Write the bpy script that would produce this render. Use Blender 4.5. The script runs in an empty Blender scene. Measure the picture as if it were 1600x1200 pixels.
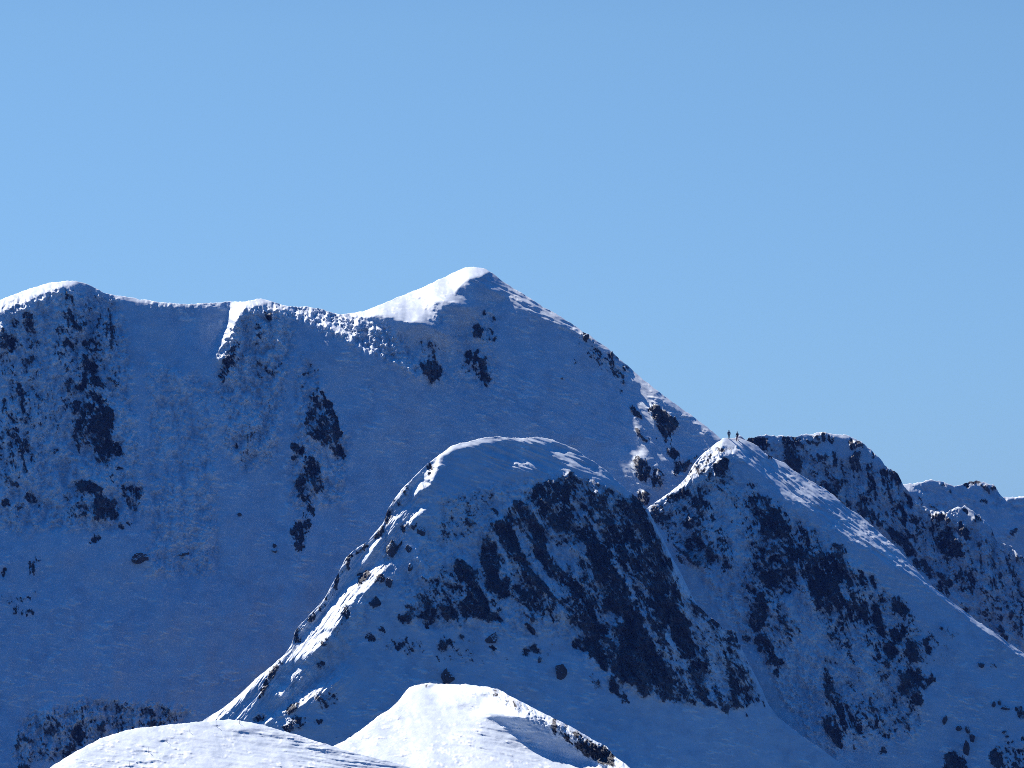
import bpy, bmesh, math, random
import numpy as np
from mathutils import Vector, Matrix

random.seed(7)
C = bpy.context.scene.collection
PITCH = math.radians(3.0)
FPX = 800 / math.tan(math.radians(6.0))          # focal length in survey pixels (12 degree telephoto)
SUN_EL, SUN_AZ = math.radians(40), math.radians(-32)   # behind the mountain, to the left
# ---------------------------------------------------------------- hand-surveyed rock, drift and crest data
# numbers are bearings in pixels of the 1600x1200 survey photograph; they are turned into metres by at()
def pts(s):
    a = [float(x) for x in s.replace(',', ' ').split()]
    return list(zip(a[0::2], a[1::2]))

CREST = {
'A': "-120 520 -60 497 -30 481 0 468.7 25 458 50 450 75 442 100 439.5 117 438.5 132 442 150 450 162 458 180 461 212 466 237 470 262 473 287 474.5 312 474 337 473 362 471.5 382 471 397 467.5 405 467 420 469 440 476 455 479 480 479.5 500 483 517 488 532 491 550 489 570 485.5 600 474 625 463 662 448 700 430 725 418.5 740 417 755 418.5 770 426 785 439 800 449 825 464 850 480 875 494 895 507 912 519 920 523 932 532 950 544 957 551 975 567 985 575 1010 597 1030 613 1055 631 1075 645 1095 660 1115 675 1125 684 1140 696 1160 716 1200 765 1240 820",
'B': "1090 720 1130 694 1155 680.5 1170 685 1177 685 1190 681 1207 680 1225 682 1247 682 1260 677 1282 675.5 1300 678 1325 680 1335 684 1350 694 1362 705 1375 716 1385 731 1400 735 1407 750 1413 760 1425 775 1440 790 1455 798 1470 801 1478 802 1487 795 1503 792.5 1506 789 1517 796 1532 808 1541 818 1550 825 1553 836 1557 845 1568 850 1581 852 1589 866 1610 880 1720 940",
'W': "1330 800 1370 780 1405 761 1415 757 1425 755 1440 752 1457 749.5 1472 753 1480 756 1490 760 1500 757 1512 754 1525 751 1535 752 1545 758 1555 759 1560 769 1565 775 1575 777 1590 777 1600 775.5 1640 768 1720 790",
'C': "930 905 960 865 985 830 1000 801 1017 789 1050 767 1063 755 1075 741 1085 723 1095 711 1105 703 1115 694 1130 684.5 1150 685.5 1165 688 1177 693 1190 703 1200 711 1225 723 1240 735 1260 747 1282 759 1305 776 1325 794 1345 806 1370 828 1395 850 1415 871 1432 890 1450 911 1487 940 1525 969 1562 994 1600 1021 1720 1105",
'D': "270 1160 300 1140 317 1126 350 1105 375 1085 400 1060 425 1040 445 1022 457 1005 460 987 475 970 490 953 507 935 514 922 527 898 540 872 550 862 575 845 587 832 600 815 605 797 615 782 630 762 660 732 682 714 705 697 725 691 750 685 775 682 795 684 820 684.5 840 682.5 860 686 880 694 900 702 915 714 930 722 950 737 967 754 982 767 1000 782 1015 800 1022 815 1035 840 1045 862 1055 880 1065 897 1078 925 1090 945 1105 960 1120 972 1135 984 1147 983 1155 1005 1165 1025 1177 1050 1190 1075 1200 1100 1215 1120 1240 1140 1290 1175 1340 1215 1380 1250",
'E': "440 1200 480 1184 520 1166 540 1157 562 1142 587 1122 610 1107 625 1092 632 1082 640 1073 650 1071 670 1067 685 1068.5 725 1069 760 1072.5 785 1079 800 1089 825 1102 850 1115 875 1127 900 1140 925 1155 947 1165 960 1182 975 1192 985 1200 1010 1220 1050 1260",
'F': "20 1240 50 1218 77 1200 100 1185 125 1171 155 1155 180 1146 207 1139 237 1135 275 1131 317 1127.5 337 1126 360 1124 382 1127 407 1132 440 1141 470 1150 500 1160 525 1167 550 1175 587 1185 625 1194 640 1199 680 1212 760 1240",
}
# rock: coverage then outline
ROCK = {
'A': """.75 0 520 12 518 22 530 22 545 10 552 0 560
.7 37 490 48 486 55 505 60 520 55 525 45 512 38 505
.2 15 500 60 500 60 545 20 545
.7 34 557 55 550 52 563 38 565
.5 102 462 110 458 112 480 105 480
.85 108 492 118 500 132 505 130 515 122 520 114 510
.4 105 525 112 525 114 540 106 540
.6 125 527 140 540 140 550 128 545
.9 127 555 135 553 137 570 150 567 152 578 140 580 130 572
.8 102 592 108 590 112 602 125 600 132 597 130 608 120 613 108 610
.95 140 588 150 588 160 597 160 608 150 605
.7 133 610 150 615 165 620 165 630 150 628 135 620
.85 115 628 125 625 127 640 120 652 114 650
.75 128 628 145 630 142 645 130 650
.9 147 640 158 635 175 640 178 655 172 668 160 670 150 665 145 650
.55 113 655 140 655 175 672 180 690 160 700 145 690 118 690
.8 30 590 36 600 40 640 42 662 36 665 31 630 27 605
.6 22 670 30 665 30 685 22 685
.7 0 672 10 675 8 695 0 698
.3 87 632 105 632 105 640 88 640
.2 90 445 180 465 190 560 175 660 100 660 85 560
.2 0 560 85 560 100 660 60 720 0 760
.3 162 555 180 557 178 570 165 570
.65 113 665 133 668 128 700 120 708 115 695
.95 143 660 160 660 163 700 160 725 150 715 146 690
.75 160 680 185 695 200 710 190 715 175 712 165 705
.75 155 705 172 708 176 730 168 735 160 720
.5 178 725 195 733 190 737 178 733
1 115 755 125 752 150 757 160 758 163 775 152 778 135 768 117 763
.93 143 785 158 772 180 785 183 808 170 815 152 815 145 800
.35 102 770 115 765 145 785 145 810 120 810 103 805
.4 165 740 178 742 176 755 167 753
.55 185 762 205 755 222 765 222 790 212 797 200 792 188 775
.65 0 735 15 740 20 755 35 745 42 735 38 725 30 740 28 760 15 765 5 760
.75 38 770 45 765 55 775 60 785 50 793 42 785
.5 0 782 12 780 12 795 0 798
.5 15 793 35 790 32 797 18 798
.5 22 665 35 690 47 690 48 705 35 712 28 690
.5 78 703 92 703 90 712 80 712
.6 135 847 150 833 160 832 152 845 140 848
.5 183 820 205 818 205 824 188 826
.55 45 875 60 873 60 890 48 898
.6 0 890 8 892 5 905 0 908
.6 0 925 5 930 0 940
.6 10 935 18 932 15 940
.65 27 937 40 930 55 925 57 930 45 937 32 941
.75 18 953 27 952 27 960 20 960
.85 28 960 47 955 48 960 35 965
.75 66 1135 80 1138 95 1122 96 1140 88 1150 70 1140
.75 28 1155 50 1150 55 1155 35 1163
.65 22 1165 30 1165 28 1180 22 1180
.9 118 1135 130 1135 135 1155 122 1165 115 1155
.85 105 1165 120 1160 118 1175 106 1178
.9 153 1130 168 1128 170 1140 158 1143
.65 126 1103 134 1105 130 1115
.5 218 1115 230 1105 250 1112 248 1120 225 1120
.85 225 1128 252 1127 250 1133 228 1134
.85 25 1195 45 1192 45 1203 25 1203
.2 22 1185 30 1135 50 1115 95 1105 130 1095 240 1100 290 1110 285 1125 180 1145 90 1195
.85 413 485 425 487 424 497 415 495
.75 448 493 456 495 454 503 448 500
.75 400 505 405 512 415 520 412 530 404 530 398 515
.65 396 533 404 537 400 545
.65 352 545 375 533 375 540 355 550
.55 345 575 352 560 368 555 372 560 360 575 355 590 350 600 344 590
.2 395 565 440 570 435 590 405 592
.07 350 520 385 478 440 478 455 520 440 590 350 610 342 580
.5 474 540 478 555 490 570 498 585 494 588 484 572 474 555
.65 472 580 486 583 484 587 473 586
.65 467 605 476 598 473 608
.5 484 620 495 608 505 612 517 625 520 640 530 650 535 665 533 690 528 700 510 695 492 690 480 670 475 655 482 640
1 507 615 514 622 518 640 512 643 506 628
1 524 650 531 652 532 690 526 690 524 670
.85 478 650 490 645 485 660 476 662
.65 475 660 495 665 515 660 533 665 530 695 515 698 495 690 480 675
.75 515 690 530 700 540 715 535 720 525 710 515 700
.85 452 697 470 693 474 703 465 708 453 702
.85 453 713 464 712 462 720 455 719
.68 480 712 490 715 498 735 503 750 511 757 508 770 495 772 480 768 464 768 462 745 470 735
.45 465 770 500 770 495 783 470 783
.65 480 790 490 790 488 802 482 802
.45 465 802 480 800 478 810 466 808
1 453 830 460 815 470 818 485 814 485 825 475 830 473 860 464 861 463 840 455 832
.75 478 828 483 826 481 850 487 853 478 853
.65 388 675 398 672 392 695 388 715 384 725 386 700
.4 363 690 370 695 365 705
.1 365 700 385 668 408 668 420 700 405 735 380 730
.75 750 488 758 483 760 490 752 496
.75 745 495 750 493 749 500
.85 768 495 773 494 772 503 769 503
.9 735 512 752 510 755 520 752 530 745 530 740 520
.5 758 515 763 510 772 515 770 523
.22 750 525 775 522 780 540 755 538
.6 665 540 672 533 683 535 684 545 680 555
.9 655 565 665 570 675 565 685 575 688 585 682 598 676 600 668 590 663 585 657 575
.3 660 535 685 535 688 590 660 585
.45 722 570 730 547 745 548 755 560 760 558 765 585 763 600 755 600 745 585 730 580 720 578
.85 727 550 733 547 735 562 727 560
.75 738 548 747 550 747 560 740 560
1 750 560 760 557 761 570 765 590 762 602 754 598 750 580
.85 912 520 920 520 917 530 913 528
.9 954 547 957 550 958 557 953 553
.75 972 577 976 575 978 590 972 590
.5 953 566 962 567 962 571 953 570
.65 893 565 900 566 898 569
.75 873 585 880 587 877 591
.6 935 582 942 585 941 590
.65 963 612 972 612 970 616
.22 900 515 960 556 985 580 975 600 940 575 905 540
.06 870 540 985 590 985 620 880 600
.8 982 634 990 633 1002 640 1006 652 998 655 990 650 984 642
.92 1015 637 1025 633 1035 635 1045 645 1055 652 1057 660 1052 678 1045 672 1047 690 1043 693 1035 680 1028 668 1022 655
.85 992 668 1000 672 1010 685 1015 693 1008 693 1000 682
.75 1017 670 1024 680 1021 684
.85 988 718 1000 714 1012 715 1016 730 1018 745 1010 753 998 748 990 735
.75 1022 738 1028 730 1035 745 1038 755 1030 765 1020 758 1018 748
.85 1040 700 1055 703 1060 712 1055 717 1045 710
.75 1055 725 1080 715 1090 712 1080 725 1065 740 1055 745
.95 995 770 1013 770 1013 785 1005 800 995 790
.06 0 880 300 860 300 960 0 960
.05 230 790 480 790 480 900 230 900""",
'D': """-.85 802 803 812 828 830 862 855 897 882 930 872 937 845 907 820 877 806 846 798 815
-.8 770 830 785 858 797 880 791 886 780 872 769 846
-.8 843 798 853 820 849 828 839 806
-.8 746 888 755 898 766 930 777 955 768 957 757 927 748 906
-.8 854 843 886 858 897 884 907 906 894 908 875 882 858 864
-.85 972 898 990 920 1000 944 1012 964 1020 984 1031 1004 1046 1029 1074 1044 1060 1051 1040 1036 1021 1011 1010 985 998 960 984 931
-.85 1052 898 1065 909 1080 949 1091 984 1098 1010 1090 1016 1082 990 1069 951 1057 920
-.8 1043 972 1053 1000 1063 1029 1076 1040 1068 1049 1050 1026 1039 995
.54 752 840 775 812 805 780 860 745 930 750 1000 788 1040 860 1072 930 1108 968 1148 990 1192 1100 1150 1110 1105 1102 1050 1098 990 1075 955 1045 915 1000 880 958 840 955 790 930 760 900
.4 640 965 655 925 715 882 760 900 790 965 700 972
.3 1070 925 1110 965 1150 990 1192 1100 1110 1100
-.6 1085 950 1100 958 1125 1010 1140 1090 1130 1100 1108 1060 1095 1000
.5 600 820 602 800 615 782 630 765 645 750 655 745 645 760 630 785 620 800 605 815
.5 660 735 675 725 678 735 668 740
.5 540 873 550 864 548 885 540 893 533 905 527 905
.5 507 938 514 925 528 900 530 912 518 932 508 945
.55 458 1004 461 985 478 972 476 985 466 1000
.5 475 972 507 937 505 950 485 975
.7 587 834 600 817 606 820 598 835 588 840
.7 550 864 575 847 575 855 560 868
.85 627 825 640 818 652 815 645 825 628 832
.95 605 855 612 848 625 848 622 860 612 870 605 865
.75 630 1000 637 995 635 1005
.2 690 790 700 780 770 770 770 830 690 850
.75 725 812 740 810 742 820 730 825
.85 767 795 777 794 775 800
.55 700 805 712 803 710 812 702 812
1 752 850 762 835 772 842 780 860 784 880 782 895 770 893 755 885 750 870
.75 763 820 775 815 790 812 800 815 810 830 800 842 785 835 770 830
.85 780 815 800 830 812 850 822 870 838 885 848 905 855 925 845 930 835 910 820 895 805 870 790 850 780 835
1 802 785 812 780 825 790 835 805 845 820 852 840 857 855 850 865 840 855 832 840 822 820 812 800
.65 822 772 835 765 850 775 845 783 828 780
.75 852 785 860 778 868 785 865 793
.85 855 810 870 805 885 812 900 825 890 835 870 830 858 822
.88 870 790 885 797 900 812 910 830 918 840 925 850 920 858 905 845 890 825 875 810
1 912 845 930 842 945 850 950 868 962 890 972 905 985 925 993 945 1000 958 980 958 965 945 950 930 935 912 925 895 918 870
.45 865 748 895 740 920 750 950 758 975 775 995 800 1000 830 985 835 965 815 945 800 920 790 895 775 870 765
-.75 893 772 900 775 915 800 930 820 943 842 935 840 918 815 900 795
.75 868 748 880 742 895 740 910 748 905 757 885 755 870 757
.75 930 755 950 758 960 770 945 775
.9 962 778 978 780 990 795 998 810 992 815 975 800
.55 940 830 985 828 1000 850 1000 870 960 862
-.85 957 862 965 875 980 895 990 915 983 912 970 893 960 875
.35 790 855 830 895 860 920 870 940 850 950 820 930 790 900
-.6 785 880 800 880 820 910 830 925 815 925 795 905
-.6 855 845 885 860 890 880 865 878
.6 880 860 905 870 925 900 940 930 955 955 930 950 905 925 885 890
.85 812 870 830 880 845 900 840 905 825 895
1 712 890 728 883 745 888 750 905 740 912 718 908
.75 707 875 725 873 732 882 715 887
.65 683 890 695 888 700 895 690 900
.95 760 902 775 898 788 910 792 925 785 935 770 925
1 737 910 752 912 757 930 760 945 765 958 735 955 730 935
.85 693 912 710 910 722 915 715 922 698 920
.85 657 905 668 903 675 910 665 913
.85 645 928 655 922 665 935 675 945 668 948 655 940
.65 630 943 645 940 652 948 635 950
.35 685 930 700 925 710 940 690 945
.95 625 960 632 952 645 950 648 965 640 972 627 972
.9 652 955 665 945 680 950 682 960 668 968 653 965
.93 690 950 705 942 715 955 710 968 695 968
.95 715 945 735 930 752 935 758 955 752 972 740 970 725 965
.9 750 930 762 925 770 945 782 960 780 972 765 972 755 965
.75 662 975 672 970 680 972 668 980
.85 712 978 722 973 735 980 722 982
.35 680 920 740 915 740 970 670 970
.8 680 1005 692 1000 708 1006 695 1012 695 1018 683 1017
.8 677 1021 690 1022 688 1025
.8 697 1022 704 1021 703 1025
.75 712 998 722 997 730 1003 722 1005
.8 762 1008 768 1008 773 1020 766 1022
.85 792 992 805 995 808 999 795 996
.85 820 1012 832 1007 845 1012 845 1022 835 1022
.8 815 1020 821 1018 822 1026 816 1026
.8 793 1015 797 1015 796 1020
.1 675 995 870 990 870 1035 680 1035
.95 820 977 828 975 836 983 836 990 828 986
.35 800 950 830 945 850 970 825 968
.95 828 957 836 958 838 972 832 970
.65 855 965 870 962 873 972 862 975
.4 785 905 830 905 875 935 880 960 850 965 820 945 790 925
.92 892 1003 902 992 920 993 935 1010 948 1030 950 1045 945 1050 930 1035 912 1020 897 1012
.75 920 1055 932 1060 942 1072 940 1078 928 1075
1 950 1055 960 1055 968 1072 972 1082 965 1088 955 1078
.45 968 1082 980 1088 985 1100 975 1098
1 940 900 975 900 990 925 1000 955 1010 965 1018 985 1025 1005 1030 1020 1040 1035 1053 1045 1052 1055 1048 1070 1052 1095 1040 1097 1030 1080 1015 1085 1005 1085 990 1072 970 1050 965 1035 968 1010 960 985 945 965 940 940
-.8 940 956 965 960 985 966 970 972 955 975
-.6 1012 1072 1025 1070 1030 1082 1020 1085
.45 920 975 965 985 985 1020 965 1025 940 1000
1 1020 925 1035 930 1050 935 1060 945 1068 960 1075 975 1082 995 1085 1020 1075 1030 1065 1025 1055 1005 1045 985 1035 965 1030 945
.88 1015 900 1050 900 1060 930 1045 922 1020 918
.86 985 762 1000 785 1015 810 1035 850 1045 870 1055 900 1065 930 1045 925 1030 900 1015 870 1000 840 985 800
.92 1080 1030 1090 1020 1097 1040 1105 1060 1108 1085 1108 1105 1098 1100 1090 1080 1082 1055
.4 1055 1060 1085 1055 1090 1085 1065 1085
.88 1135 1000 1142 995 1146 1020 1145 1040 1152 1060 1157 1085 1155 1105 1145 1095 1140 1070 1137 1045
.78 1120 1075 1130 1080 1140 1105 1142 1118 1130 1112 1122 1095
.85 1137 985 1147 982 1152 1000 1140 1005
.75 1116 968 1122 965 1125 985 1118 982
.5 1160 1105 1170 1120 1175 1130 1165 1120
.55 1160 1035 1165 1035 1180 1070 1195 1105 1190 1105 1175 1075
.2 1085 950 1125 975 1150 1090 1110 1090
.2 860 870 960 960 940 1000 860 960
.65 560 905 572 890 580 890 570 910 560 918
.75 590 900 600 893 597 905 588 912
.75 530 960 540 945 548 948 545 965 535 975
.7 520 985 532 968 536 975 525 995
.7 575 940 590 930 592 938 580 948
.6 540 1003 547 1005 543 1015
.6 555 1025 570 1018 568 1025 556 1030
.8 493 1035 505 1030 504 1045 496 1048
.5 500 1010 515 990 515 1005 503 1020
.75 435 1034 444 1028 432 1050 420 1065 412 1085 405 1100 402 1092 415 1060
.8 395 1122 410 1112 415 1118 405 1130 396 1130
.6 445 1110 460 1100 475 1098 470 1108 450 1118
.45 490 1090 530 1080 530 1100 500 1110
.75 492 1125 505 1120 505 1128 493 1133
.8 522 1155 528 1148 530 1150 525 1158
.5 440 1130 475 1120 480 1140 450 1145
.35 600 1000 660 1000 660 1020 600 1015
.35 570 985 600 980 600 1000 570 1000""",
'C': """.3 1020 795 1085 762 1120 722 1150 765 1220 792 1262 832 1340 892 1420 950 1450 1000 1440 1090 1400 1140 1300 1105 1285 1000 1255 955 1240 1010 1190 1010 1165 960 1120 890 1060 880
-.75 1105 770 1130 770 1160 830 1175 870 1160 890 1140 850 1120 820
-.9 1115 885 1155 895 1165 960 1150 985 1130 990 1110 930
-.7 1225 930 1255 915 1275 950 1290 960 1290 1010 1260 1000
-.6 1290 1015 1360 1010 1370 1090 1310 1095
.3 1060 755 1115 695 1130 700 1100 735 1075 760
.85 1118 718 1135 715 1140 730 1132 745 1120 750 1116 735
.85 1138 742 1147 742 1148 755 1140 757
.65 1120 700 1150 698 1152 704 1125 706
.5 1162 752 1185 757 1180 766 1165 763
.95 1018 795 1030 790 1045 805 1045 820 1025 818
.65 1040 772 1060 766 1078 762 1080 768 1060 777 1045 785
.65 1062 815 1080 808 1095 800 1100 790 1104 800 1090 820 1070 825
.6 1085 765 1100 760 1103 790 1092 800 1085 785
.3 1040 775 1110 760 1110 830 1050 840
.8 1070 840 1090 833 1100 845 1110 855 1120 868 1110 885 1095 882 1080 880 1070 865
.55 1135 815 1150 820 1155 830 1145 830
.65 1132 790 1140 805 1148 815 1150 825 1140 815 1130 800
.6 1165 785 1180 775 1200 778 1215 790 1220 800 1200 805 1180 798
.92 1190 805 1210 800 1225 808 1232 820 1230 835 1215 840 1200 835 1190 820
.55 1160 850 1200 840 1240 855 1250 880 1220 910 1190 910 1165 890
.88 1195 900 1215 890 1245 885 1240 895 1215 910 1200 920
.55 1155 905 1175 912 1178 925 1160 928
.92 1180 925 1195 925 1200 945 1195 970 1185 985 1172 975 1175 950
.88 1158 985 1168 992 1175 1000 1165 1003
.85 1172 1000 1190 990 1205 1005 1210 1020 1225 1035 1222 1040 1200 1037 1190 1020
.8 1207 1045 1218 1045 1220 1070 1212 1060
.35 1200 920 1240 905 1260 940 1245 995 1210 995
.5 1210 970 1235 965 1235 990 1215 1000
.97 1262 905 1275 915 1290 940 1300 945 1295 955 1280 945 1268 925
.88 1262 900 1300 900 1310 920 1318 940 1318 955 1300 948 1280 935
.93 1320 940 1333 940 1335 965 1320 968
.88 1340 945 1355 945 1358 965 1352 973 1342 960
.93 1360 945 1375 945 1382 975 1388 995 1378 998 1368 985 1362 965
.97 1394 935 1405 930 1412 940 1415 960 1418 968 1408 965 1398 950
.75 1368 935 1385 933 1385 943 1370 943
.93 1390 985 1405 987 1420 983 1412 993 1400 1003 1392 995
.88 1413 1010 1425 1003 1435 1010 1433 1028 1420 1030 1413 1020
.88 1440 1000 1450 998 1452 1020 1445 1025
.45 1460 980 1475 975 1485 990 1478 995
.3 1345 1012 1370 1008 1385 1030 1365 1040
.75 1385 1005 1398 1005 1398 1025 1393 1050 1388 1060 1386 1040
.88 1405 1053 1415 1048 1430 1052 1437 1065 1440 1085 1442 1100 1430 1100 1420 1085 1410 1070
.65 1442 1060 1455 1048 1463 1060 1455 1075 1445 1075
.4 1380 1075 1405 1068 1413 1080 1400 1098 1385 1098
.85 1378 1105 1388 1108 1398 1122 1390 1120
.8 1405 1115 1423 1115 1422 1130 1425 1143 1412 1140 1406 1125
.75 1290 1025 1305 1020 1305 1035 1295 1050 1300 1080 1305 1095 1292 1098 1285 1075 1286 1050
.88 1282 1122 1292 1115 1300 1125 1310 1150 1315 1170 1305 1165 1292 1145
.4 1295 1108 1330 1115 1350 1120 1345 1145 1315 1140
.75 1335 1122 1345 1122 1347 1145 1340 1145
.65 1328 1155 1333 1155 1332 1178
.5 1372 1140 1395 1140 1395 1155 1378 1155
.6 1375 1168 1388 1167 1386 1180 1376 1178
.9 1475 1180 1490 1175 1510 1190 1512 1210 1475 1210
.93 1548 1175 1555 1165 1563 1185 1563 1192 1550 1190
.85 1566 1150 1573 1142 1575 1150 1570 1157
.85 1585 1105 1595 1103 1605 1115 1605 1130 1595 1125
.65 1530 1035 1540 1037 1535 1043
.65 1548 1030 1556 1040 1550 1043
.12 1420 980 1500 980 1480 1040 1420 1040
.5 1252 825 1265 822 1280 835 1275 845 1260 840
.75 1298 848 1310 848 1325 865 1315 868 1302 860
.55 1260 870 1290 865 1320 880 1340 905 1300 910 1265 895
.6 1245 850 1275 865 1285 900 1255 895
.75 1352 900 1365 900 1372 918 1357 915
.55 1332 890 1345 890 1350 915 1340 918
.3 1300 880 1400 930 1420 980 1380 1000 1320 960
.16 1290 1000 1440 1000 1440 1150 1310 1150
.35 1555 1160 1605 1150 1605 1210 1545 1210""",
'B': """.55 1222 684 1250 682 1275 690 1265 700 1240 695 1225 700
.6 1228 695 1245 695 1255 715 1253 733 1240 735 1225 715
.75 1177 688 1200 685 1205 700 1195 705 1180 698
.7 1155 681 1177 686 1180 700 1155 690
.85 1238 715 1255 715 1253 735 1240 735
.4 1265 678 1305 680 1305 695 1270 695
.85 1325 690 1340 692 1350 700 1330 702
.97 1328 706 1343 706 1344 725 1338 736 1330 732
.88 1352 725 1362 723 1365 745 1367 765 1360 765 1353 745
.65 1300 708 1308 708 1308 730 1301 730
.75 1305 750 1318 745 1322 760 1312 768
.65 1345 770 1360 765 1362 785 1350 797
.6 1322 780 1330 780 1330 792 1323 792
.9 1385 733 1400 735 1408 750 1412 758 1400 757 1390 745
.65 1360 702 1372 712 1370 720 1362 712
.55 1372 730 1390 730 1392 750 1378 745
.88 1405 782 1413 785 1415 810 1410 818 1406 800
.8 1413 765 1425 780 1425 795 1417 790
.88 1282 752 1297 760 1310 772 1320 785 1310 782 1290 767
.75 1340 799 1352 797 1365 805 1385 812 1380 822 1360 818 1345 808
.85 1378 822 1400 830 1420 840 1432 860 1432 872 1415 865 1395 848
.75 1410 825 1420 830 1425 855 1415 850
.5 1425 875 1450 875 1455 900 1440 900
.75 1460 890 1475 895 1487 915 1485 925 1470 915
.65 1447 803 1475 803 1480 810 1462 815
.8 1472 800 1482 798 1487 812 1478 818
.87 1465 830 1480 820 1490 840 1500 850 1503 870 1490 872 1475 868 1465 850
.5 1450 812 1462 812 1463 832 1452 830
.93 1497 820 1508 822 1513 832 1503 840
.85 1502 790 1510 795 1517 803 1508 803
.9 1520 808 1535 808 1533 818 1520 818
.75 1443 838 1450 845 1447 858
.5 1480 880 1500 890 1495 920 1483 915
.65 1510 865 1523 855 1515 868
.75 1545 818 1555 835 1558 848 1552 840
.93 1587 862 1600 870 1600 882 1590 877
.55 1558 885 1575 890 1573 900 1560 898
.75 1450 905 1470 910 1490 930 1487 942 1470 930
.85 1500 946 1518 955 1515 964
.85 1525 950 1540 955 1545 970 1530 966
.85 1550 972 1565 985 1580 1000 1590 1014 1570 1000
.75 1565 945 1580 950 1590 962 1580 960
.4 1545 905 1560 900 1562 925 1545 925
.75 1590 918 1600 915 1600 935 1592 932
.65 1592 967 1602 967 1602 976 1592 975
.24 1210 690 1400 740 1420 850 1330 800 1250 740
.27 1420 800 1560 850 1600 900 1600 1000 1500 930 1430 880""",
'W': """.85 1467 753 1480 756 1481 760 1470 758
.85 1498 757 1515 756 1512 761 1498 761
.88 1515 752 1527 750 1540 755 1545 762 1535 758 1520 756
.8 1538 758 1546 760 1545 770 1539 766
.85 1550 759 1557 759 1556 768 1550 766
.4 1450 785 1462 783 1465 800 1452 805
.75 1570 777 1578 779 1576 783
.65 1478 761 1488 762 1487 768 1480 767
.4 1530 778 1545 778 1545 785 1530 786
.5 1568 830 1590 828 1590 840 1570 840
.12 1430 770 1475 800 1460 810 1430 790""",
'E': """.42 760 1073 780 1078 800 1092 825 1105 835 1110 820 1110 795 1100 770 1085
.85 858 1132 868 1135 872 1148 862 1150
.55 873 1140 890 1150 895 1162 880 1155
.92 900 1160 925 1162 945 1165 955 1180 963 1198 950 1195 930 1185 910 1175
.4 850 1116 900 1142 945 1166 930 1165 895 1150 860 1130
.6 660 1070 668 1068 674 1071 668 1074""",
'F': "",
}
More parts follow.
